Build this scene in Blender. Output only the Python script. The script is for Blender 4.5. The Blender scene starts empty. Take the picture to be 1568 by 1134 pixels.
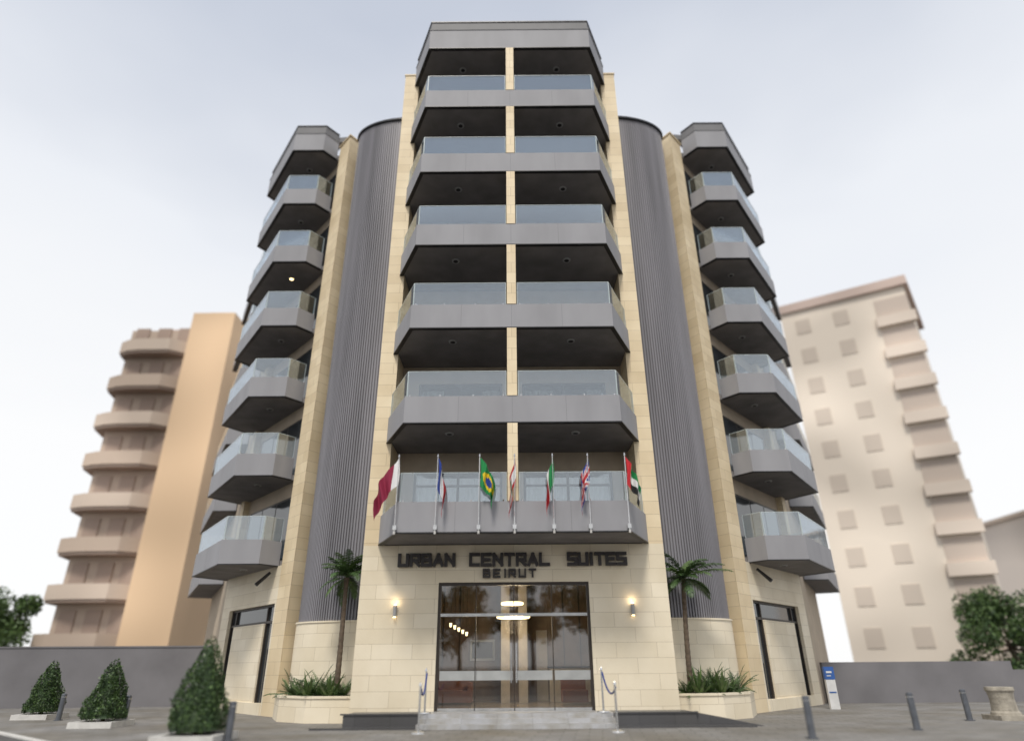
import bpy, math, random
from mathutils import Vector, Matrix
random.seed(7)
R=math.radians
scene=bpy.context.scene
# ------------------------------------------------------------ materials
def nodes(m):
    m.use_nodes=True
    nt=m.node_tree
    return nt, nt.nodes['Principled BSDF']
def mat(name,col,rough=.6,metal=0,ns=3.0,na=.12,bump=0.0,bs=None,stretch=None,emit=None,es=0,spec=.5,det=6):
    m=bpy.data.materials.new(name); nt,p=nodes(m)
    p.inputs['Roughness'].default_value=rough; p.inputs['Metallic'].default_value=metal
    p.inputs['Specular IOR Level'].default_value=spec
    tc=nt.nodes.new('ShaderNodeTexCoord'); mp=nt.nodes.new('ShaderNodeMapping')
    if stretch: mp.inputs['Scale'].default_value=stretch
    nt.links.new(tc.outputs['Object'],mp.inputs['Vector'])
    n=nt.nodes.new('ShaderNodeTexNoise'); n.inputs['Scale'].default_value=ns; n.inputs['Detail'].default_value=det
    nt.links.new(mp.outputs['Vector'],n.inputs['Vector'])
    r=nt.nodes.new('ShaderNodeValToRGB')
    r.color_ramp.elements[0].position=.3; r.color_ramp.elements[1].position=.7
    r.color_ramp.elements[0].color=[c*(1-na) for c in col]+[1]
    r.color_ramp.elements[1].color=[min(1,c*(1+na)) for c in col]+[1]
    nt.links.new(n.outputs['Fac'],r.inputs['Fac']); nt.links.new(r.outputs['Color'],p.inputs['Base Color'])
    if bump:
        n2=nt.nodes.new('ShaderNodeTexNoise'); n2.inputs['Scale'].default_value=bs or ns*6; n2.inputs['Detail'].default_value=5
        nt.links.new(tc.outputs['Object'],n2.inputs['Vector'])
        b=nt.nodes.new('ShaderNodeBump'); b.inputs['Strength'].default_value=bump; b.inputs['Distance'].default_value=.02
        nt.links.new(n2.outputs['Fac'],b.inputs['Height']); nt.links.new(b.outputs['Normal'],p.inputs['Normal'])
    if emit:
        p.inputs['Emission Color'].default_value=list(emit)+[1]; p.inputs['Emission Strength'].default_value=es
    return m
def brickmat(name,c1,c2,mortar,bw,rh,ms,rough=.6,coord='UV',na=.10,ns=.8,bump=.3,rot=0):
    m=bpy.data.materials.new(name); nt,p=nodes(m); L=nt.links
    p.inputs['Roughness'].default_value=rough
    tc=nt.nodes.new('ShaderNodeTexCoord'); mp=nt.nodes.new('ShaderNodeMapping'); mp.inputs['Rotation'].default_value=(0,0,rot)
    L.new(tc.outputs[coord],mp.inputs['Vector'])
    b=nt.nodes.new('ShaderNodeTexBrick'); b.inputs['Scale'].default_value=1
    b.inputs['Color1'].default_value=c1+(1,); b.inputs['Color2'].default_value=c2+(1,); b.inputs['Mortar'].default_value=mortar+(1,)
    b.inputs['Brick Width'].default_value=bw; b.inputs['Row Height'].default_value=rh; b.inputs['Mortar Size'].default_value=ms
    b.inputs['Mortar Smooth'].default_value=.1; b.inputs['Bias'].default_value=-.1
    L.new(mp.outputs['Vector'],b.inputs['Vector'])
    n=nt.nodes.new('ShaderNodeTexNoise'); n.inputs['Scale'].default_value=ns; n.inputs['Detail'].default_value=8
    L.new(tc.outputs['Object'],n.inputs['Vector'])
    r=nt.nodes.new('ShaderNodeValToRGB'); r.color_ramp.elements[0].position=.3; r.color_ramp.elements[1].position=.72
    r.color_ramp.elements[0].color=(1-na*1.4,1-na*1.6,1-na*2.0,1); r.color_ramp.elements[1].color=(1,1,1,1)
    L.new(n.outputs['Fac'],r.inputs['Fac'])
    mx=nt.nodes.new('ShaderNodeMix'); mx.data_type='RGBA'; mx.blend_type='MULTIPLY'; mx.inputs[0].default_value=1
    L.new(b.outputs['Color'],mx.inputs[6]); L.new(r.outputs['Color'],mx.inputs[7]); L.new(mx.outputs[2],p.inputs['Base Color'])
    n2=nt.nodes.new('ShaderNodeTexNoise'); n2.inputs['Scale'].default_value=25; n2.inputs['Detail'].default_value=4
    L.new(tc.outputs['Object'],n2.inputs['Vector'])
    bu=nt.nodes.new('ShaderNodeBump'); bu.inputs['Strength'].default_value=bump; bu.inputs['Distance'].default_value=.008
    ma=nt.nodes.new('ShaderNodeMath'); ma.operation='SUBTRACT'; L.new(n2.outputs['Fac'],ma.inputs[0]); L.new(b.outputs['Fac'],ma.inputs[1])
    L.new(ma.outputs[0],bu.inputs['Height']); L.new(bu.outputs['Normal'],p.inputs['Normal'])
    return m
def glassmat(name,tint,base,rough=.02,gcol=(.95,.97,1),k=.75):
    m=bpy.data.materials.new(name); m.use_nodes=True; nt=m.node_tree; nt.nodes.clear(); L=nt.links
    o=nt.nodes.new('ShaderNodeOutputMaterial'); mx=nt.nodes.new('ShaderNodeMixShader')
    t=nt.nodes.new('ShaderNodeBsdfTransparent'); t.inputs[0].default_value=tint+(1,)
    g=nt.nodes.new('ShaderNodeBsdfGlossy'); g.inputs[0].default_value=gcol+(1,); g.inputs['Roughness'].default_value=rough
    lw=nt.nodes.new('ShaderNodeLayerWeight'); lw.inputs[0].default_value=.35
    ma=nt.nodes.new('ShaderNodeMath'); ma.operation='MULTIPLY_ADD'; ma.inputs[1].default_value=k; ma.inputs[2].default_value=base; ma.use_clamp=True
    L.new(lw.outputs['Fresnel'],ma.inputs[0]); L.new(ma.outputs[0],mx.inputs[0]); L.new(t.outputs[0],mx.inputs[1]); L.new(g.outputs[0],mx.inputs[2]); L.new(mx.outputs[0],o.inputs[0])
    return m
STONE=brickmat('limestone',(.84,.71,.50),(.73,.60,.405),(.52,.42,.28),1.15,.40,.006,.6,na=.13)
STONE2=brickmat('limestone_pale',(.84,.76,.61),(.76,.675,.52),(.56,.48,.36),1.15,.40,.006,.55,na=.11)
PANEL=mat('grey_panel',(.295,.295,.315),.62,0,1.2,.09,.05,30,stretch=(1,1,.3),spec=.25)
CANOPY=mat('grey_canopy_sheet',(.17,.17,.178),.6,0,1.5,.08,spec=.3)
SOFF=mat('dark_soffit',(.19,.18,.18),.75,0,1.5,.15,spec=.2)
CLAD=mat('ribbed_metal_cladding',(.215,.21,.23),.5,.2,.9,.18,stretch=(3,3,.15))
DARKM=mat('dark_metal',(.03,.03,.033),.4,.5)
BACKW=mat('recess_wall',(.46,.38,.29),.8,0,2,.1)
FRAME=mat('bronze_frame',(.045,.037,.032),.45,.3)
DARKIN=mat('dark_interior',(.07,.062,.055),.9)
CURT=mat('curtain_fabric',(.78,.78,.76),.9,0,2,.06)
STEEL=mat('brushed_steel',(.6,.6,.6),.25,.95)
GLASS=glassmat('railing_glass',(.91,.95,.97),.13,gcol=(.90,.95,1))
GEDGE=mat('polished_glass_edge',(.62,.70,.70),.3,0,5,.05)
DGLASS=glassmat('window_glass_clear',(.85,.87,.87),.06)
EGLASS=glassmat('entrance_glass_clear',(.86,.87,.86),.07,k=.6)
WGLASS=mat('window_glass_dark',(.03,.035,.04),.06,0,1,.1,spec=.9)
FROST=mat('frosted_band',(.36,.37,.37),.5)
GRAN=brickmat('dark_granite',(.085,.085,.09),(.07,.07,.075),(.03,.03,.03),.9,.6,.004,.35)
MARB=brickmat('pale_marble_step',(.46,.47,.50),(.38,.39,.42),(.22,.22,.22),.9,.5,.004,.35,na=.25,ns=3)
LEAFD=mat('leaf_dark',(.030,.062,.018),.55,0,9,.55)
LEAFL=mat('leaf_light',(.075,.13,.035),.5,0,9,.4)
LEAFP=mat('palm_leaf',(.05,.095,.03),.45,0,6,.4)
BARK=mat('bark',(.12,.09,.065),.9,0,12,.35,.6,40)
SOIL=mat('soil',(.05,.035,.025),.95,0,8,.3,.5)
WHITE=mat('white_kerb_stone',(.55,.54,.52),.75,0,5,.12,.2)
LAMPR=mat('lamp_ring',(.34,.34,.34),.5,.1)
WARM=mat('lit_lamp',(1,.8,.5),.5,emit=(1,.72,.35),es=5)
WARM2=mat('lit_lobby_ring',(1,.9,.7),.5,emit=(1,.76,.42),es=4)
# ------------------------------------------------------------ mesh builder
class MB:
    def __init__(s,sx=1): s.v=[];s.f=[];s.uv=[];s.mi=[];s.mats=[];s.sx=sx
    def m(s,mat):
        if mat not in s.mats: s.mats.append(mat)
        return s.mats.index(mat)
    def face(s,pts,mat,uv=None):
        i=len(s.v); pts=[(p[0]*s.sx,p[1],p[2]) for p in pts]; idx=list(range(i,i+len(pts)))
        if uv is None: uv=[(p[0],p[2]) for p in pts]
        if s.sx<0: idx=idx[::-1]; uv=uv[::-1]
        s.v+=pts; s.f.append(idx); s.uv.append(uv); s.mi.append(s.m(mat))
    def prism(s,poly,z0,z1,mat,top=None,bot=None):
        a=sum(poly[i-1][0]*poly[i][1]-poly[i][0]*poly[i-1][1] for i in range(len(poly)))
        if a<0: poly=poly[::-1]
        c=poly[0][0]
        for i in range(len(poly)):
            p=poly[i];q=poly[(i+1)%len(poly)]; l=math.dist(p,q)
            s.face([(p[0],p[1],z0),(q[0],q[1],z0),(q[0],q[1],z1),(p[0],p[1],z1)],mat,[(c,z0),(c+l,z0),(c+l,z1),(c,z1)]); c+=l
        s.face([(p[0],p[1],z1) for p in poly],top or mat,[tuple(p) for p in poly])
        s.face([(p[0],p[1],z0) for p in poly[::-1]],bot or mat,[tuple(p) for p in poly[::-1]])
    def box(s,x0,x1,y0,y1,z0,z1,mat,top=None): s.prism([(x0,y0),(x1,y0),(x1,y1),(x0,y1)],z0,z1,mat,top)
    def cone(s,x,y,z0,z1,r0,r1,mat,n=16):
        for i in range(n):
            a=2*math.pi*i/n;b=2*math.pi*(i+1)/n
            s.face([(x+r0*math.cos(a),y+r0*math.sin(a),z0),(x+r0*math.cos(b),y+r0*math.sin(b),z0),(x+r1*math.cos(b),y+r1*math.sin(b),z1),(x+r1*math.cos(a),y+r1*math.sin(a),z1)],mat)
        s.face([(x+r1*math.cos(2*math.pi*i/n),y+r1*math.sin(2*math.pi*i/n),z1) for i in range(n)],mat)
        s.face([(x+r0*math.cos(-2*math.pi*i/n),y+r0*math.sin(-2*math.pi*i/n),z0) for i in range(n)],mat)
    def tube(s,pts,rs,mat,n=8):
        rings=[]
        for k,p in enumerate(pts):
            p=Vector(p); d=(Vector(pts[min(k+1,len(pts)-1)])-Vector(pts[max(k-1,0)])).normalized()
            a=d.cross(Vector((0.13,1,.07))).normalized(); b=d.cross(a)
            r=rs[k] if isinstance(rs,(list,tuple)) else rs
            rings.append([p+a*math.cos(2*math.pi*i/n)*r+b*math.sin(2*math.pi*i/n)*r for i in range(n)])
        for k in range(len(rings)-1):
            for i in range(n):
                j=(i+1)%n; s.face([tuple(rings[k][j]),tuple(rings[k][i]),tuple(rings[k+1][i]),tuple(rings[k+1][j])],mat)
        s.face([tuple(q) for q in rings[0]],mat); s.face([tuple(q) for q in rings[-1][::-1]],mat)
    def obj(s,name,parent=None,smooth=False):
        me=bpy.data.meshes.new(name); me.from_pydata(s.v,[],s.f)
        for mm in s.mats: me.materials.append(mm)
        me.polygons.foreach_set('material_index',s.mi)
        uvl=me.uv_layers.new(name='UVMap'); flat=[]
        for u in s.uv:
            for t in u: flat+= [t[0],t[1]]
        uvl.data.foreach_set('uv',flat)
        if smooth: me.polygons.foreach_set('use_smooth',[True]*len(s.f))
        me.update(); o=bpy.data.objects.new(name,me); scene.collection.objects.link(o)
        if parent: o.parent=parent
        return o
def empty(name):
    o=bpy.data.objects.new(name,None); o.empty_display_size=.3; scene.collection.objects.link(o); return o
def off(pl,d):
    out=[]
    for i,p in enumerate(pl):
        ns=[]
        for a,b in ((i-1,i),(i,i+1)):
            if a>=0 and b<len(pl):
                dx=pl[b][0]-pl[a][0];dy=pl[b][1]-pl[a][1];l=math.hypot(dx,dy); ns.append((-dy/l,dx/l))
        if len(ns)==1: n=ns[0]; k=1
        else:
            n=(ns[0][0]+ns[1][0],ns[0][1]+ns[1][1]); l=math.hypot(*n); n=(n[0]/l,n[1]/l); k=1/(n[0]*ns[0][0]+n[1]*ns[0][1])
        out.append((p[0]+n[0]*d*k,p[1]+n[1]*d*k))
    return out
def strip(b,pl,o,t,z0,z1,mat): b.prism(off(pl,o)+off(pl,o+t)[::-1],z0,z1,mat)
# ------------------------------------------------------------ hotel
H=empty('hotel_building')
ZB=[4.73+3.2*k for k in range(6)]; ZC=23.95
def balcony(b,g,pl,close,zb,lights,gsplit=None,lit=False):
    strip(b,pl,0,.11,zb,zb+.87,PANEL)
    strip(b,pl,-.012,.134,zb-.004,zb+.03,DARKM)
    for i in range(len(pl)-1):
        p,q=pl[i],pl[i+1]; Lx=math.dist(p,q); d=((q[0]-p[0])/Lx,(q[1]-p[1])/Lx); n=max(1,round(Lx/1.62))
        for k in range(1,n):
            t=Lx*k/n; a=(p[0]+d[0]*(t-.004)+d[1]*.002,p[1]+d[1]*(t-.004)-d[0]*.002); c=(p[0]+d[0]*(t+.004)+d[1]*.002,p[1]+d[1]*(t+.004)-d[0]*.002)
            strip(b,[a,c],0,.01,zb+.032,zb+.868,CANOPY)
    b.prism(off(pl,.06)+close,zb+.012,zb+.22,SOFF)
    ip=off(pl,.055)
    for i in range(len(ip)-1):
        p,q=ip[i],ip[i+1]; segs=[(0,1)]
        if gsplit and i==gsplit[0]: segs=[(0,gsplit[1]),(gsplit[2],1)]
        for a,c in segs:
            L=math.dist(p,q); e=.012/L
            s0=(p[0]+(q[0]-p[0])*(a+e),p[1]+(q[1]-p[1])*(a+e)); s1=(p[0]+(q[0]-p[0])*(c-e),p[1]+(q[1]-p[1])*(c-e))
            strip(g,[s0,s1],0,.014,zb+.872,zb+1.71,GLASS)
            strip(b,[s0,s1],-.001,.016,zb+1.712,zb+1.724,GEDGE)
            for (u0,u1) in ((s0,s1),(s1,s0)):
                dx=(u1[0]-u0[0])/L/(c-a)*.012; dy=(u1[1]-u0[1])/L/(c-a)*.012
                pp=[u0,(u0[0]+dx,u0[1]+dy)]
                if u0 is s1: pp=pp[::-1]
                strip(b,pp,-.002,.018,zb+.872,zb+1.711,GEDGE)
            nseg=max(1,round(L*(c-a)/1.2))
            for k in range(nseg+1):
                t=k/nseg; t=min(max(t,.03),.97); x=s0[0]+(s1[0]-s0[0])*t; y=s0[1]+(s1[1]-s0[1])*t
                b.cone(x,y,zb+.85,zb+.93,.022,.022,STEEL,8)
    for (x,y) in lights:
        b.cone(x,y,zb-.02,zb+.014,.13,.14,LAMPR,18); b.cone(x,y,zb-.026,zb-.019,.085,.085,WARM if lit else DARKM,16)
def canopy(b,pl,close,lights):
    z=ZC
    strip(b,pl,0,.12,z,z+1.06,PANEL); strip(b,pl,-.02,.16,z+1.06,z+1.12,CANOPY)
    strip(b,pl,.05,.12,z+1.12,z+1.58,CANOPY); strip(b,pl,.02,.16,z+1.58,z+1.63,DARKM)
    strip(b,pl,-.012,.134,z-.004,z+.03,DARKM)
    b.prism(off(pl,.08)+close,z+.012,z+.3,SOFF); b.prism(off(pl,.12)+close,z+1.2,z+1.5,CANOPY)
    for (x,y) in lights:
        b.cone(x,y,z-.02,z+.014,.13,.14,LAMPR,18); b.cone(x,y,z-.026,z-.019,.085,.085,DARKM,16)
# tower walls
w=MB()
w.box(-4.5,-2.2,19.5,19.9,0,4.72,STONE2); w.box(2.2,4.5,19.5,19.9,0,4.72,STONE2); w.box(-2.2,2.2,19.5,19.9,3.65,4.72,STONE2)
for sx in (-1,1):
    x0,x1=sorted((3.9*sx,4.5*sx)); w.box(x0,x1,19.5,21.9,4.72,24.59,STONE)
    w.box(x0-.03,x1+.03,19.47,21.93,24.59,24.66,STONE)
    x0,x1=sorted((4.44*sx,4.5*sx)); w.box(x0,x1,19.9,24,0,4.72,STONE2); 
    x0,x1=sorted((4.2*sx,4.46*sx)); w.box(x0,x1,21.9,24,4.72,24.4,STONE)
w.obj('tower_stone_walls',H)
w=MB(); 
for k,zb in enumerate(ZB): w.box(-.15,.15,17.645,17.99,zb+.875,(ZB+[ZC])[k+1]-.006,STONE)
w.obj('front_column',H)
# recess wall + windows
w=MB();g=MB();cu=MB()
for k,zb in enumerate(ZB):
    zf=zb+.22; zt=zf+2.35; zn=(ZB+[ZC])[k+1]+.01
    w.box(-3.9,3.9,20.6,20.85,zt,zn,BACKW); w.box(-.35,.35,20.6,20.85,zf,zt,BACKW)
    for s in (-1,1):
        x0,x1=sorted((3.3*s,3.9*s)); w.box(x0,x1,20.6,20.85,zf,zt,BACKW)
        x0,x1=sorted((.35*s,3.3*s))
        for fx in (x0,(x0+x1)/2-.04,x1-.08): w.box(fx,fx+.08,20.64,20.74,zf,zt,FRAME)
        w.box(x0+.08,x1-.08,20.645,20.735,zt-.08,zt,FRAME); w.box(x0+.08,x1-.08,20.645,20.735,zf,zf+.09,FRAME)
        w.box(x0+.08,x1-.08,20.65,20.73,zf+1.85,zf+1.91,FRAME)
        g.box(x0+.08,x1-.08,20.68,20.69,zf+.09,zt-.08,DGLASS)
        rng=[(x0+.1,x0+.1+random.uniform(.5,1.3)),(x1-.1-random.uniform(.5,1.3),x1-.1)] if k>0 else [(x0+.1,x1-.1)]
        for a,c in rng:
            n=int((c-a)/.035)
            P=[(a+(c-a)*i/n,20.98+.035*math.sin(i*1.15)+.01*math.sin(i*.37)) for i in range(n+1)]
            for i in range(n): cu.face([(P[i][0],P[i][1],zf+.03),(P[i+1][0],P[i+1][1],zf+.03),(P[i+1][0],P[i+1][1],zt-.12),(P[i][0],P[i][1],zt-.12)],CURT)
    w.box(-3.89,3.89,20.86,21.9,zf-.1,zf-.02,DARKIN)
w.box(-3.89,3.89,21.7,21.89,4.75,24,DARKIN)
w.obj('recessed_window_walls',H); g.obj('window_panes',H); cu.obj('curtains',H)
# central balconies
b=MB();g=MB(); CP=[(-4.06,19.49),(-3.23,17.66),(3.23,17.66),(4.06,19.49)]
cl=[(3.89,19.49),(3.89,20.59),(-3.89,20.59),(-3.89,19.49)]
for zb in ZB: balcony(b,g,CP,cl,zb,[(-1.95,18.6),(1.95,18.6)] if zb>5 else [],gsplit=(1,.474,.526))
canopy(b,CP,cl,[(-1.95,18.7),(1.95,18.7)])
b.tube([(2.9,18.2,25.4),(2.9,18.2,25.8)],.05,DARKM,8)
b.obj('front_balconies',H); g.obj('front_balcony_glass',H)
# wings
O=(8.3,23.5); E=(11.8,27.4); LW=math.dist(O,E); dw=((E[0]-O[0])/LW,(E[1]-O[1])/LW); nw=(dw[1],-dw[0])
def W(s,o): return (O[0]+dw[0]*s+nw[0]*o,O[1]+dw[1]*s+nw[1]*o)
def wbox(b,s0,s1,o0,o1,z0,z1,m): b.prism([W(s0,o1),W(s1,o1),W(s1,o0),W(s0,o0)],z0,z1,m)
for sx,nm in ((-1,'left'),(1,'right')):
    c=MB(sx)
    N=40; pts=[]
    for i in range(N*2+1):
        for (t,o) in ((i/(2*N),0 if i%2 else .045),((i+.999)/(2*N),0 if i%2 else .045)):
            if t<=1: a=t*math.pi/2; pts.append((4.5+(2.68+o)*math.sin(a),22.9-(1.3+o)*math.cos(a)))
    c.prism(pts+[(4.5,23.2)][:1],2.77,24.19,CLAD)
    c.obj('curved_cladding_'+nm,H)
    c=MB(sx)
    arc=lambda e,n=28:[(4.5+(2.68+e)*math.sin(i/n*math.pi/2),22.9-(1.3+e)*math.cos(i/n*math.pi/2)) for i in range(n+1)]+[(4.5,23.0)]
    c.prism(arc(.12),24.2,24.3,DARKM); c.prism(arc(.10),0,2.72,STONE2); c.prism(arc(.13),2.72,2.77,STONE2)
    P=[W(-1.0,0),W(0,0),W(.1,-.7),(7.25,23.3)]
    c.prism(P,0,24.45,STONE); c.prism([(W(-1.05,.05)),W(.05,.05),W(.1,-.7),(7.22,23.25)],24.45,24.52,STONE)
    wbox(c,0.002,LW,-.35,0,3.47,4.75,STONE2); wbox(c,4.45,LW,-.35,0,0,3.47,STONE2); wbox(c,0.002,.12,-.35,-.002,0,3.47,STONE2)
    wbox(c,1.0,3.9,-.2,-.06,.0,2.85,STONE2); wbox(c,.12,4.45,-.35,.02,0,.35,STONE2)
    for s in (.12,.93,3.9,4.38): wbox(c,s,s+.07,-.24,-.12,.35,3.47,FRAME)
    wbox(c,.19,4.38,-.235,-.125,2.85,2.93,FRAME); wbox(c,.19,4.38,-.235,-.125,3.40,3.47,FRAME)
    wbox(c,.19,4.38,-.21,-.19,.36,3.40,WGLASS)
    wbox(c,4.9,LW,-.5,0,4.75,23.9,STONE)
    wbox(c,.05,4.9,-.55,-.25,4.75,23.9,BACKW)
    for zb in ZB:
        wbox(c,.35,4.5,-.25,-.19,zb+.22,zb+2.6,FRAME)
        for s in (.43,1.8,3.17): wbox(c,s,s+1.29,-.19,-.18,zb+.32,zb+2.52,WGLASS)
    F=(15.4,34.2); c.prism([E,F,(13,34.6),(10.8,28.2)],0,23.9,BACKW)
    p=W(.7,.1); q=W(.7,.55); c.tube([(p[0],p[1],4.55),(q[0],q[1],4.1)],[.05,.07],DARKM)
    c.obj('wing_walls_'+nm,H)
    b=MB(sx);g=MB(sx)
    WP=[(8.5,23.78),(9.0,23.15),(10.45,23.15),(12.85,26.4),(12.0,27.7)]
    wc=[(11.5,27.5),(8.15,23.8)]
    RP=[(12.7,29.0),(13.75,29.0),(16.75,34.4),(15.6,35.0)]; rc=[(14.9,34.5),(12.2,28.9)]
    for k,zb in enumerate(ZB):
        balcony(b,g,WP,wc,zb,[(10.05,24.5)],lit=(k==4 and sx==-1))
        balcony(b,g,RP,rc,zb,[])
    canopy(b,WP,wc,[(10.05,24.5)])
    b.obj('wing_balconies_'+nm,H); g.obj('wing_balcony_glass_'+nm,H)
w=MB(); BP=[(-4.4,22),(-7.1,23.6),(-10.8,28.3),(-14.5,34.2),(14.5,34.2),(10.8,28.3),(7.1,23.6),(4.4,22)]
w.prism(BP,4.75,23.6,BACKW); w.obj('building_core',H)
# lobby + doors
w=MB()
LW1=mat('lobby_wall',(.16,.11,.075),.6,0,2,.3); LFL=mat('lobby_floor',(.30,.26,.22),.2); LCO=mat('lobby_column',(.42,.38,.33),.6); SOFA=mat('lounge_upholstery',(.20,.08,.05),.8)
w.box(-3.8,3.8,25.2,25.3,.3,4.3,LW1); w.box(-3.9,-3.8,19.9,25.3,.3,4.3,LW1); w.box(3.8,3.9,19.9,25.3,.3,4.3,LW1)
w.box(-3.8,3.8,19.9,25.2,4.2,4.3,LW1); w.box(-3.8,3.8,19.9,25.2,.2,.312,LFL)
for x in (-.45,.15): w.box(x,x+.3,23.6,23.9,.312,4.2,LCO)
w.box(1.2,3.0,24.1,24.6,.312,1.35,LCO); w.box(1.15,3.05,24.05,24.65,1.35,1.40,DARKM)
w.box(-1.6,-.7,25.1,25.18,1.6,2.3,FROST); w.box(-1.52,-.78,25.08,25.1,1.68,2.22,DARKM)
w.box(.8,1.2,25.1,25.18,.312,2.6,LCO)
w.box(-3.3,-1.5,22.6,23.4,.38,.72,SOFA); w.box(-3.3,-1.5,23.4,23.6,.38,1.15,SOFA); w.box(-3.42,-3.3,22.6,23.6,.38,.95,SOFA); w.box(-1.5,-1.38,22.6,23.6,.38,.95,SOFA)
w.box(1.5,2.3,22.2,22.9,.38,.72,SOFA); w.box(1.5,2.3,22.9,23.05,.38,1.15,SOFA)
for x in (-2.6,-2.0,1.8,2.4): w.box(x,x+.02,25.15,25.19,.312,4.2,DARKM)
def ring(b,x,y,z,r,t,m,n=32):
    pl=[(x+r*math.cos(2*math.pi*i/n),y+r*math.sin(2*math.pi*i/n),z) for i in range(n+1)]
    b.tube(pl,t,m,8)
ring(w,-.05,21.8,3.25,.33,.04,WARM2); ring(w,-.02,21.8,2.85,.5,.045,WARM2)
for i in range(5): w.cone(-2.1+i*.12,22.6+i*.2,2.6-.06*i,2.72-.06*i,.03,.05,WARM2,8); w.tube([(-2.1+i*.12,22.6+i*.2,2.7),(-2.1+i*.12,22.6+i*.2,4.2)],.006,DARKM,5)
w.obj('lobby_interior',H)
w=MB()
for x in (-2.2,2.12): w.box(x,x+.08,19.56,19.70,.3,3.65,FRAME)
w.box(-2.12,2.12,19.565,19.695,3.57,3.65,FRAME); w.box(-2.12,2.12,19.57,19.69,2.72,2.80,STEEL)
for x in (-1.1,0,1.1): w.box(x-.012,x+.012,19.6,19.66,.3,3.57,FRAME)
for x in (-2.1,-1.08,.02,1.12):
    w.box(x+.01,x+1.04,19.605,19.615,1.06,1.30,FROST)
for x in (-.09,.06): w.tube([(x,19.52,1.0),(x,19.52,2.0)],.018,STEEL)
w.box(-2.12,2.12,19.6,19.66,.3,.38,STEEL)
w.obj('entrance_door_frame',H)
w=MB(); w.box(-2.12,2.12,19.625,19.64,.38,3.57,EGLASS); w.obj('entrance_glass',H)
# sign letters
LET={'U':[(0,1,0,0),(0,0,1,0),(1,0,1,1)],'R':[(0,0,0,1),(0,1,1,1),(1,1,1,.45),(1,.45,0,.45),(.45,.45,1,0)],
'B':[(0,0,0,1),(0,1,.9,1),(.9,1,.9,.52),(0,.52,1,.52),(1,.52,1,0),(1,0,0,0)],'A':[(0,0,.5,1),(.5,1,1,0),(.2,.3,.8,.3)],
'N':[(0,0,0,1),(0,1,1,0),(1,0,1,1)],'C':[(1,1,0,1),(0,1,0,0),(0,0,1,0)],'E':[(1,1,0,1),(0,1,0,0),(0,0,1,0),(0,.5,.85,.5)],
'T':[(0,1,1,1),(.5,1,.5,0)],'L':[(0,1,0,0),(0,0,1,0)],'S':[(1,1,0,1),(0,1,0,.5),(0,.5,1,.5),(1,.5,1,0),(1,0,0,0)],'I':[(.5,0,.5,1)]}
SIGNM=mat('sign_letter_metal',(.035,.03,.03),.45,.3)
w=MB()
def word(txt,x,z,wd,h,st,pitch):
    for ch in txt:
        ww=0.0 if ch=='I' else wd
        for k,(a,bb,c,d) in enumerate(LET[ch]):
            p=Vector((x+(a*ww if ch!='I' else .03),z+bb*h)); q=Vector((x+(c*ww if ch!='I' else .03),z+d*h)); dd=(q-p).normalized()*st/2; nn=Vector((-dd.y,dd.x))
            p=p-dd*.95; q=q+dd*.95; e=.0022*k
            qd=[p+nn,p-nn,q-nn,q+nn]; y0=19.38-e; y1=19.47
            F=[(t.x,y0,t.y) for t in qd]; Bk=[(t.x,y1,t.y) for t in qd]
            w.face(F,SIGNM); w.face(Bk[::-1],SIGNM)
            for i in range(4): j=(i+1)%4; w.face([F[j],F[i],Bk[i],Bk[j]],SIGNM)
        w.tube([(x+.02,19.46,z+h*.5),(x+.02,19.51,z+h*.5)],.01,SIGNM,5)
        x+= pitch if ch!='I' else pitch*.5
word('URBAN',-3.38,4.13,.235,.30,.09,.345); word('CENTRAL',-1.27,4.13,.235,.30,.09,.345); word('SUITES',1.63,4.13,.225,.30,.09,.325)
word('BEIRUT',-.88,3.79,.17,.2,.055,.30)
w.obj('sign_letters',H)
for x in (-3.42,3.42):
    w=MB(); w.cone(x,19.42,2.72,3.02,.05,.05,LAMPR,12); w.cone(x,19.42,3.02,3.05,.04,.04,WARM,12); w.cone(x,19.42,2.695,2.72,.04,.04,WARM,12); w.box(x-.03,x+.03,19.44,19.5,2.82,2.92,DARKM)
    l=w.obj('wall_lamp')
    li=bpy.data.lights.new('sconce_light','POINT'); li.energy=1.6; li.color=(1,.78,.5); li.shadow_soft_size=.04
    lo=bpy.data.objects.new('sconce_light',li); lo.location=(x,19.36,3.12); scene.collection.objects.link(lo); lo.parent=l
li=bpy.data.lights.new('lobby_light','POINT'); li.energy=150; li.color=(1,.78,.52); li.shadow_soft_size=.3
lo=bpy.data.objects.new('lobby_light',li); lo.location=(0,21.8,2.6); scene.collection.objects.link(lo); lo.parent=H
# ------------------------------------------------------------ entrance platform
w=MB()
w.prism([(-4.35,18.25),(-2.45,18.25),(-2.45,19.5),(-4.35,19.5)],0,.31,GRAN)
w.prism([(2.55,18.25),(4.6,18.25),(4.6,19.5),(2.55,19.5)],0,.31,GRAN)
w.box(-2.45,2.55,18.6,19.56,0,.31,MARB); w.box(-2.45,2.55,18.25,18.6,0,.21,MARB); w.box(-2.45,2.55,17.9,18.25,0,.11,MARB)
w.prism([(-5.1,17.95),(-2.452,17.95),(-2.452,18.25),(-5.1,18.25)],0,.05,GRAN); w.prism([(2.552,17.95),(6.0,17.95),(4.6,18.25),(2.552,18.25)],0,.05,GRAN)
w.box(-4.42,-2.452,18.22,18.30,.31,.345,GRAN); w.box(2.552,4.65,18.22,18.30,.31,.345,GRAN)
w.face([(4.601,18.3,.31),(6.3,18.3,.01),(6.3,19.3,.01),(4.601,19.3,.31)],GRAN); w.face([(4.601,18.3,0),(6.3,18.3,0.005),(6.3,18.3,.01),(4.601,18.3,.31)],GRAN)
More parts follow.
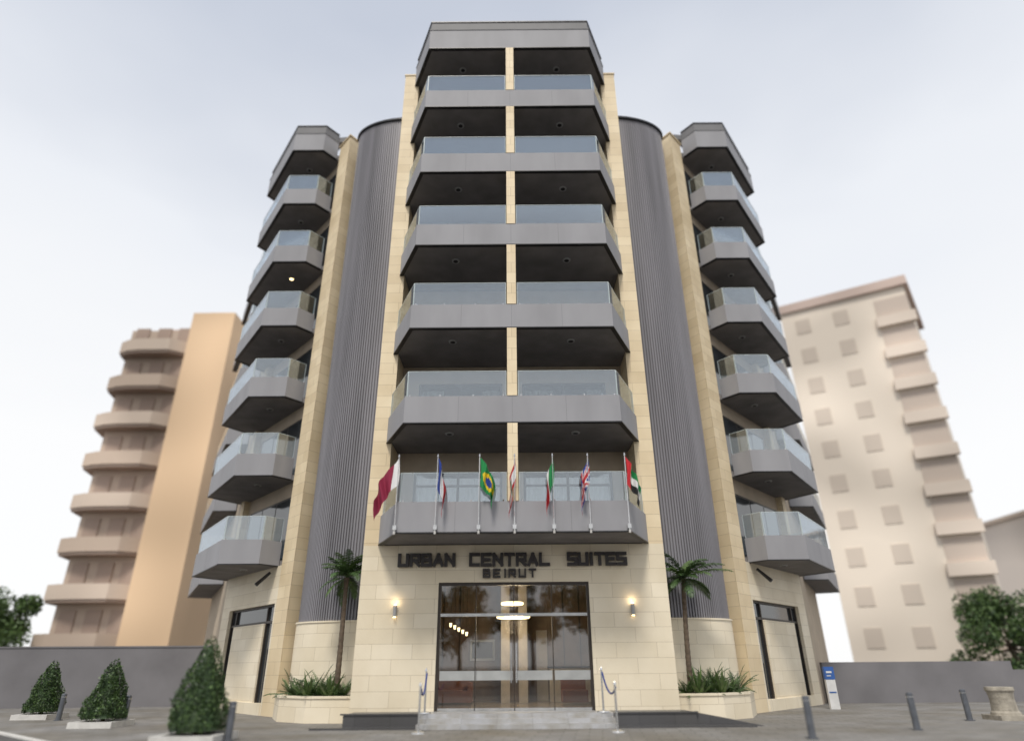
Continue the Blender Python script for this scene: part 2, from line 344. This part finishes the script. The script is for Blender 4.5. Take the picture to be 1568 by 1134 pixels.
w.obj('entrance_steps')
# ------------------------------------------------------------ flags
def flag(x,kind,droop,W0,lean):
    w=MB(); py=17.52
    w.tube([(x,py,4.75),(x+.01,py-.06,6.85)],[.018,.013],STEEL,8); w.cone(x+.01,py-.06,6.84,6.92,.03,.012,STEEL,8)
    w.box(x-.05,x+.05,17.5,17.66,4.80,4.92,STEEL); w.cone(x,py,4.68,4.76,.03,.03,WHITE,8)
    nu,nv=28,18; Hh=.80; Lf=1.02
    def pt(i,j):
        s=i/nu;t=j/nv
        px=x+.02+lean*(W0*(1-(1-s)**1.6)*(1-.15*t)) +.03*math.sin(s*9+t*3)
        pz=6.82-Hh*t*(1-.25*s)-droop*Lf*(s**1.15)-.03*math.sin(s*7)
        pyy=py-.07+.10*math.sin(s*17+t*1.5)*(.3+s)
        return (px,pyy,pz)
    def col(s,t):
        if kind=='qatar': return 'W' if s<.17+.05*(1-abs((t*9)%1*2-1)) else 'M'
        if kind=='france': return 'B' if s<.34 else 'W' if s<.66 else 'R'
        if kind=='italy': return 'G' if s<.34 else 'W' if s<.66 else 'R'
        if kind=='brazil':
            d=abs(s-.5)/.42+abs(t-.5)/.40
            return 'B' if math.hypot((s-.5)*1.45,t-.5)<.2 else 'Y' if d<1 else 'G'
        if kind=='lebanon': return 'R' if t<.25 or t>.75 else 'G' if abs(s-.5)<.14*(1-abs(t-.5)) and abs(t-.5)<.2 else 'W'
        if kind=='uk':
            if abs(s-.5)<.07 or abs(t-.5)<.1: return 'R'
            if abs(s-.5)<.12 or abs(t-.5)<.17: return 'W'
            dg=min(abs(s-t),abs(s-1+t)); return 'R' if dg<.04 else 'W' if dg<.11 else 'B'
        if kind=='uae': return 'R' if s<.27 else 'G' if t<.34 else 'W' if t<.67 else 'K'
    for i in range(nu):
        for j in range(nv):
            w.face([pt(i,j+1),pt(i+1,j+1),pt(i+1,j),pt(i,j)],FC[col((i+.5)/nu,(j+.5)/nv)])
    return w.obj('national_flag',smooth=False)
FC={k:mat('flag_'+n,c,.8,0,20,.05) for k,n,c in (('W','white',(.75,.75,.75)),('M','maroon',(.25,.015,.05)),('B','blue',(.02,.05,.28)),('R','red',(.5,.02,.03)),('G','green',(.01,.22,.06)),('Y','yellow',(.75,.55,.02)),('K','black',(.015,.015,.015)))}
for a in ((-3.25,'qatar',1.22,.62,-1),(-2.14,'france',1.1,.22,1),(-.95,'brazil',.9,.42,1),(.04,'lebanon',1.2,.17,-1),(1.12,'italy',1.1,.22,-1),(2.12,'uk',1.1,.26,-1),(3.18,'uae',.95,.34,1)): flag(*a)
# ------------------------------------------------------------ stanchions
ROPE=mat('blue_rope',(.03,.05,.2),.8,0,40,.2)
for sx,xf,xr in ((-1,-2.25,-2.35),(1,2.4,2.32)):
    w=MB()
    for (x,y,z) in ((xf,16.95,.0),(xr,18.75,.31)):
        w.cone(x,y,z+.004,z+.03,.17,.16,STEEL,20); w.cone(x,y,z+.03,z+.06,.16,.03,STEEL,20); w.cone(x,y,z+.06,z+1.0,.025,.025,STEEL,12); w.cone(x,y,z+1.0,z+1.04,.045,.03,STEEL,12); w.cone(x,y,z+1.04,z+1.08,.03,.01,STEEL,12)
    pts=[]
    for i in range(15):
        t=i/14; pts.append((xf+(xr-xf)*t+.02,16.95+1.8*t,.94+.31*t-.42*4*t*(1-t)*.7))
    w.tube(pts,.022,ROPE,8); w.obj('rope_barrier',smooth=False)
# ------------------------------------------------------------ foliage helpers
def leafquad(b,c,s,mat,up=.0):
    d=Vector((random.gauss(0,1),random.gauss(0,1),random.gauss(0,1)+up)).normalized(); e=d.cross(Vector((random.gauss(0,1),random.gauss(0,1),random.gauss(0,1)))).normalized()
    c=Vector(c); a=c-d*s; t=c+d*s; l=c+e*s*.45; r=c-e*s*.45
    b.face([tuple(a),tuple(l),tuple(t),tuple(r)],mat)
def topiary(x,y,h,r,z0=.14):
    e=empty('conical_topiary')
    b=MB()
    b.cone(x,y,z0+.08,z0+h*.93,r*.80,.03,LEAFD,20); b.tube([(x,y,.05),(x,y,z0+.3)],.05,BARK)
    for i in range(6500):
        t=1-math.sqrt(random.random()); a=random.uniform(0,6.283)
        bulge=1+.13*math.sin(a*3+t*9+x)+.07*math.sin(a*7-t*17)
        prof=(1-t)**.75*(.80+.20*min(1,t*9))
        rr=r*prof*bulge*random.uniform(.80,1.02)+.02+ (random.random()<.04)*random.uniform(0,.07)
        zz=z0+.06+t*h+random.uniform(-.02,.03)
        leafquad(b,(x+rr*math.cos(a),y+rr*math.sin(a),zz),random.uniform(.022,.045),LEAFL if random.random()<.36+.2*math.sin(a*5+t*11) else LEAFD,.6)
    b.obj('foliage',e)
    p=MB(); q=r*1.0
    for (x0,x1,y0,y1) in ((-q,q,-q,-q+.14),(-q,q,q-.14,q),(-q,-q+.14,-q+.14,q-.14),(q-.14,q,-q+.14,q-.14)): p.box(x+x0,x+x1,y+y0,y+y1,0,.15,WHITE)
    p.box(x-q+.14,x+q-.14,y-q+.14,y+q-.14,0,.11,SOIL); p.obj('kerb_planter',e)
topiary(-6.85,15.6,1.88,.66); topiary(-11.2,19.6,1.5,.58); topiary(-15.1,22.9,1.5,.56)
def frond(b,base,az,el,L,mat,wl=.3,n=16,droop=1.2,lw=.03):
    p=Vector(base); e=el; seg=L/n; pts=[tuple(p)]
    hd=Vector((math.cos(az),math.sin(az),0)); sd=Vector((-math.sin(az),math.cos(az),0))
    for i in range(n):
        d=hd*math.cos(e)+Vector((0,0,1))*math.sin(e); p=p+d*seg; e-=droop/n*(.5+i/n); pts.append(tuple(p))
        t=(i+1)/n
        if t>.12:
            ll=wl*math.sin(math.pi*min(1,.15+t*.85))**.7
            for s in (-1,1):
                for kk in (0,.5):
                    q=p-d*seg*kk
                    tip=q+sd*s*ll*.8+d*ll*.55+Vector((0,0,-ll*random.uniform(.15,.5)))
                    m=(q+tip)/2+Vector((0,0,.03)); a=d*lw*.5
                    b.face([tuple(q-a),tuple(m-a),tuple(tip),tuple(m+a),tuple(q+a)],mat)
    b.tube(pts,[.014*(1-.7*i/n) for i in range(n+1)],mat,5)
def palm(x,y,zt,lean,extra=0):
    e=empty('palm_tree'); b=MB()
    pts=[];rs=[]
    for i in range(40):
        t=i/39; pts.append((x+lean*t*t,y,.5+(zt-.5)*t)); rs.append((.085-.03*t)*(1+.12*(i%2))+.04*max(0,t-.9)*5)
    b.tube(pts,rs,BARK,12); b.obj('trunk',e)
    b=MB(); top=(x+lean,y,zt)
    for i in range(28):
        az=i*2.4+random.uniform(-.2,.2); el=random.uniform(-.4,1.3); frond(b,top,az,el,random.uniform(.85,1.2),LEAFP if i%3 else LEAFL,.26,16,random.uniform(1.0,1.9))
    if extra: frond(b,top,-.1,.45,1.6,LEAFL,.3,20,.9); frond(b,top,-.4,.7,1.4,LEAFP,.3,20,1.2)
    b.obj('fronds',e)
palm(-5.2,20.7,3.95,-.02); palm(5.15,20.7,3.85,.15,1)
# planters with low plants
for sx in (-1,1):
    w=MB(sx); ol=[(4.502,20.05),(5.9,20.15),(6.9,20.9),(7.5,22.3)]
    strip(w,ol,0,.16,0,.62,STONE2); strip(w,ol,-.03,.22,.62,.68,STONE2)
    w.prism(off(ol,.15)+[(7.0,22.6),(4.55,21.8)],0,.56,SOIL); w.obj('stone_planter')
    e=MB(sx)
    for (px,py,hh) in ((4.95,20.5,.62),(5.65,20.65,.85),(6.3,21.0,.7),(6.75,21.6,.85),(5.9,21.2,.95)):
        for i in range(22): frond(e,(px,py,.56),i*2.4,random.uniform(.35,1.4),hh*random.uniform(.7,1.15),LEAFL if i%4==0 else LEAFP,.13,9,random.uniform(.4,1.3),.02)
    for (px,py) in ((5.3,20.4),(6.0,20.6)):
        for i in range(24):
            az=i*2.4; el=random.uniform(.6,1.45); l=random.uniform(.5,.95); d=Vector((math.cos(az)*math.cos(el),math.sin(az)*math.cos(el),math.sin(el))); s=Vector((-math.sin(az),math.cos(az),0))*.035
            p0=Vector((px,py,.56)); e.face([tuple(p0-s),tuple(p0+s),tuple(p0+d*l*.6+s*1.2),tuple(p0+d*l),tuple(p0+d*l*.6-s*1.2)],LEAFL)
    e.obj('cycad_shrubs')
# ------------------------------------------------------------ bollards etc
BOL=mat('bollard_paint',(.13,.14,.16),.4,.5,6,.2)
for (x,y,h) in ((-6.1,15.5,.76),(-11.0,20.3,.74),(-14.0,22.1,.74),(6.15,15.1,.8),(9.35,16.9,.78),(12.2,19.4,.76)):
    w=MB(); w.cone(x,y,0.004,.03,.12,.12,BOL,20); w.cone(x,y,.03,h-.1,.075,.075,BOL,20); w.cone(x,y,h-.1,h-.085,.082,.082,STEEL,20); w.cone(x,y,h-.085,h-.02,.075,.075,BOL,20); w.cone(x,y,h-.02,h,.075,.05,BOL,20); w.obj('bollard')
OLD=mat('weathered_stone',(.33,.30,.25),.9,0,6,.3,.7,18)
w=MB(); w.box(12.93,13.77,19.2,20.0,0.004,.12,OLD); prof=[(.12,.36),(.18,.35),(.22,.31),(.5,.29),(.66,.31),(.72,.35),(.80,.34)]
for (a,r0),(c,r1) in zip(prof,prof[1:]): w.cone(13.35,19.6,a,c,r0,r1,OLD,22)
w.obj('stone_column_stump')
SB=mat('sign_blue',(.03,.10,.33),.4); SW=mat('sign_white',(.6,.6,.6),.4)
w=MB(); w.box(10.82,11.14,24.55,24.67,0.004,.92,SW); w.box(10.81,11.15,24.54,24.68,.92,1.32,SB)
w.box(10.87,11.06,24.53,24.54,1.12,1.18,SW); w.box(10.87,11.02,24.53,24.54,1.02,1.05,SW); w.box(10.86,11.10,24.54,24.55,.5,.54,SB)
w.obj('information_sign')
# ------------------------------------------------------------ boundary walls
GW=mat('grey_painted_wall',(.17,.165,.175),.85,0,.6,.16,.15)
w=MB(); w.prism([(-34,27.8),(-11.5,29.8),(-11.5,30.0),(-34,28.0)],0,2.25,GW); w.prism([(-34,27.77),(-11.5,29.77),(-11.5,30.03),(-34,28.03)],2.25,2.31,GW)
w.obj('boundary_wall')
w=MB(); w.prism([(12.3,28.0),(20.0,28.2),(20.0,28.4),(12.3,28.2)],0,1.47,GW); w.prism([(20.0,28.2),(20.6,28.2),(20.6,28.4),(20.0,28.4)],0,1.15,GW); w.prism([(20.6,28.2),(40,28.6),(40,28.8),(20.6,28.4)],0,.85,GW); w.obj('boundary_wall')
# ------------------------------------------------------------ ground
ASPH=mat('asphalt',(.085,.083,.082),.9,0,2.5,.2,.5,60)
PAVE=brickmat('slate_paving',(.25,.245,.24),(.19,.187,.185),(.10,.098,.095),.6,.4,.012,.7,coord='Object',na=.25,ns=.5,bump=.5,rot=.12)
w=MB(); w.face([(-900,-900,0),(900,-900,0),(900,900,0),(-900,900,0)],ASPH); w.obj('ground')
w=MB(); w.face([(x,y,.004) for x,y in [(-7.5,13.2),(-4,2),(40,2),(40,45),(-40,45),(-40,27),(-17.5,22)]],PAVE); w.obj('pavement')
w=MB(); w.prism([(-7.5,13.2),(-7.35,13.3),(-17.35,22.1),(-17.5,22)],0,.03,WHITE); w.obj('flush_kerb')
# ------------------------------------------------------------ background buildings
def soft(name,c): return mat(name,c,.95,0,.16,.20,spec=.1,det=0)
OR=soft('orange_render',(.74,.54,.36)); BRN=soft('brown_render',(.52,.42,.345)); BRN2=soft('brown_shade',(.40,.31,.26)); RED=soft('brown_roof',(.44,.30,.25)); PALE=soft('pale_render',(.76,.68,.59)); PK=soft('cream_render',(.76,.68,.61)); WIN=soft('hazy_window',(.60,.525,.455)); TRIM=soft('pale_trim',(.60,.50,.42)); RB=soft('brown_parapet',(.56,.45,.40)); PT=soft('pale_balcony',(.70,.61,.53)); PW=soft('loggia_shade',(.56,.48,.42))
e=empty('orange_apartment_building')
w=MB(); w.box(-26.0,-22.6,45,60,0,27.8,OR); w.box(-25.2,-23.4,46,50,27.8,28.4,OR); w.obj('orange_wing',e)
e=empty('brown_apartment_building')
w=MB(); w.box(-31.6,-26.01,46.5,60,0,27.0,BRN); w.box(-30,-27,48,54,27.0,27.9,RED)
for k in range(8):
    z=2.6+3.15*k; zz=min(1,(8-k)/3)
    pl=[(-32.0-.8*zz,48),(-31.7-.6*zz,46),(-30.9-.3*zz,45.5),(-30,45.3),(-27.6,45.3),(-26.2,46.3)]
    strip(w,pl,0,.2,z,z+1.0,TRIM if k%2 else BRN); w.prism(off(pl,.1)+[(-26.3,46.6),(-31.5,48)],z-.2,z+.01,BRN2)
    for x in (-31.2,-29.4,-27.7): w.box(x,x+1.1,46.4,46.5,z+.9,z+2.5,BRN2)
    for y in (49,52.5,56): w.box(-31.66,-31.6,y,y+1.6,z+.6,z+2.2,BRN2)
w.obj('walls_and_balconies',e)
e=empty('pale_apartment_building')
w=MB(); A=(27.2,56);B=(36.6,50.5);C=(43,59)
w.prism([A,B,C,(34,66)],0,33.4,PALE); w.prism([(26.9,55.9),(36.7,50.0),(43.6,59),(34,66.5)],33.4,34.3,RB); w.obj('walls',e)
w=MB(); L=math.dist(A,B); dx=((B[0]-A[0])/L,(B[1]-A[1])/L); nn=(dx[1],-dx[0])
def Q(s,o): return (A[0]+dx[0]*s+nn[0]*o,A[1]+dx[1]*s+nn[1]*o)
for k in range(10):
    z=1.6+3.15*k
    for s,wd in ((1.2,1.3),(4.6,1.3)):
        w.prism([Q(s,.0),Q(s+wd,.0),Q(s+wd,.05),Q(s,.05)],z+.9,z+2.4,WIN)
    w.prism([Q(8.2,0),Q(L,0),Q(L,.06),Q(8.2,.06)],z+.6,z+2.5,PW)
    w.prism([Q(8.0,0),Q(L+.3,0),Q(L+.3,.5),Q(8.0,.5)],z-.4,z+.6,PT)
w.obj('windows_and_balconies',e)
e=empty('cream_low_building'); w=MB(); w.box(52,80,62,75,0,15,PK); w.box(51.7,80.3,61.7,75,15,15.4,TRIM)
for k in range(4):
    for x in range(6): w.box(53.5+x*4,55+x*4,61.9,62,1.8+3.4*k,3.5+3.4*k,WIN)
w.obj('walls',e)
def tree(x,y,h,r,n=7000,ls=.22,light=.35,name='street_tree'):
    e=empty(name); b=MB(); th=h*.4
    b.tube([(x,y,0),(x+.1,y,th*.5),(x,y+.1,th)],[.22,.17,.14],BARK,10)
    cl=[]
    for i in range(12):
        a=i*2.4; rr=r*random.uniform(.25,.8); zz=h-r+random.uniform(-.65,.75)*r; c=(x+rr*math.cos(a),y+rr*math.sin(a),zz); cl.append((c,r*random.uniform(.28,.48)))
        m=((x+c[0])/2,(y+c[1])/2,(th+zz)/2+.2); b.tube([(x,y,th*.9),m,c],[.09,.06,.02],BARK,6)
    b.obj('trunk_and_limbs',e); b=MB()
    for i in range(n):
        c,cr=random.choice(cl); d=Vector((random.gauss(0,1),random.gauss(0,1),random.gauss(0,.8))).normalized()*cr*random.random()**.4
        leafquad(b,(c[0]+d.x,c[1]+d.y,c[2]+d.z),random.uniform(.6,1.2)*ls,LEAFL if random.random()<light else LEAFD)
    b.obj('crown',e)
tree(33.0,46,6.2,3.6,16000,.15,.6,'broadleaf_tree'); tree(-35.0,46,6.4,2.9,12000,.15,.9,'broadleaf_tree')
for x,y,h in ((-10,-14,9),(-4.5,-17,8),(1.5,-19,9),(6.5,-16,8),(12,-14,9.5)): tree(x,y,h,3.0,3500,.25)
# ------------------------------------------------------------ world, sun
wd=bpy.data.worlds.new('World'); scene.world=wd; wd.use_nodes=True; nt=wd.node_tree; nt.nodes.clear(); L=nt.links
out=nt.nodes.new('ShaderNodeOutputWorld'); b1=nt.nodes.new('ShaderNodeBackground'); b2=nt.nodes.new('ShaderNodeBackground'); mx=nt.nodes.new('ShaderNodeMixShader')
sky=nt.nodes.new('ShaderNodeTexSky'); sky.sky_type='NISHITA'; sky.sun_disc=False; sky.sun_elevation=R(57); sky.sun_rotation=R(190)
L.new(sky.outputs[0],b1.inputs[0]); b1.inputs[1].default_value=.1
tc=nt.nodes.new('ShaderNodeTexCoord'); sp=nt.nodes.new('ShaderNodeSeparateXYZ'); L.new(tc.outputs['Generated'],sp.inputs[0])
nz=nt.nodes.new('ShaderNodeTexNoise'); nz.inputs['Scale'].default_value=1.6; nz.inputs['Detail'].default_value=4; nz.inputs['Roughness'].default_value=.45
mp=nt.nodes.new('ShaderNodeMapping'); mp.inputs['Scale'].default_value=(1,1,2.2); L.new(tc.outputs['Generated'],mp.inputs[0]); L.new(mp.outputs[0],nz.inputs['Vector'])
ma=nt.nodes.new('ShaderNodeMath'); ma.operation='MULTIPLY_ADD'; ma.inputs[1].default_value=.40; L.new(nz.outputs['Fac'],ma.inputs[0]); 
L.new(sp.outputs['Z'],ma.inputs[2])
cr=nt.nodes.new('ShaderNodeValToRGB'); cr.color_ramp.elements[0].position=.50; cr.color_ramp.elements[0].color=(1,1,1,1); cr.color_ramp.elements[1].position=1.05; cr.color_ramp.elements[1].color=(.58,.625,.72,1)
el=cr.color_ramp.elements.new(.78); el.color=(.87,.895,.94,1)
L.new(ma.outputs[0],cr.inputs[0]); L.new(cr.outputs[0],b2.inputs[0]); b2.inputs[1].default_value=1.04
mx.inputs[0].default_value=.93; L.new(b1.outputs[0],mx.inputs[1]); L.new(b2.outputs[0],mx.inputs[2]); L.new(mx.outputs[0],out.inputs[0])
s=bpy.data.lights.new('sun','SUN'); s.energy=2.8; s.angle=R(13); s.color=(1,.94,.84)
so=bpy.data.objects.new('sun',s); so.rotation_euler=(R(90-57),0,R(-10)); scene.collection.objects.link(so)
# ------------------------------------------------------------ camera
cd=bpy.data.cameras.new('camera'); cd.lens=22.3; cd.sensor_width=36; cd.clip_end=3000; cd.clip_start=.1
cd.dof.use_dof=True; cd.dof.focus_distance=20.5; cd.dof.aperture_fstop=.11
co=bpy.data.objects.new('camera',cd); co.location=(0,0,1.4); scene.collection.objects.link(co)
co.rotation_euler=(Matrix.Rotation(R(90+25),4,'X')@Matrix.Rotation(R(-.45),4,'Z')).to_euler()
scene.camera=co
scene.view_settings.view_transform='Standard'; scene.view_settings.look='None'; scene.view_settings.exposure=0
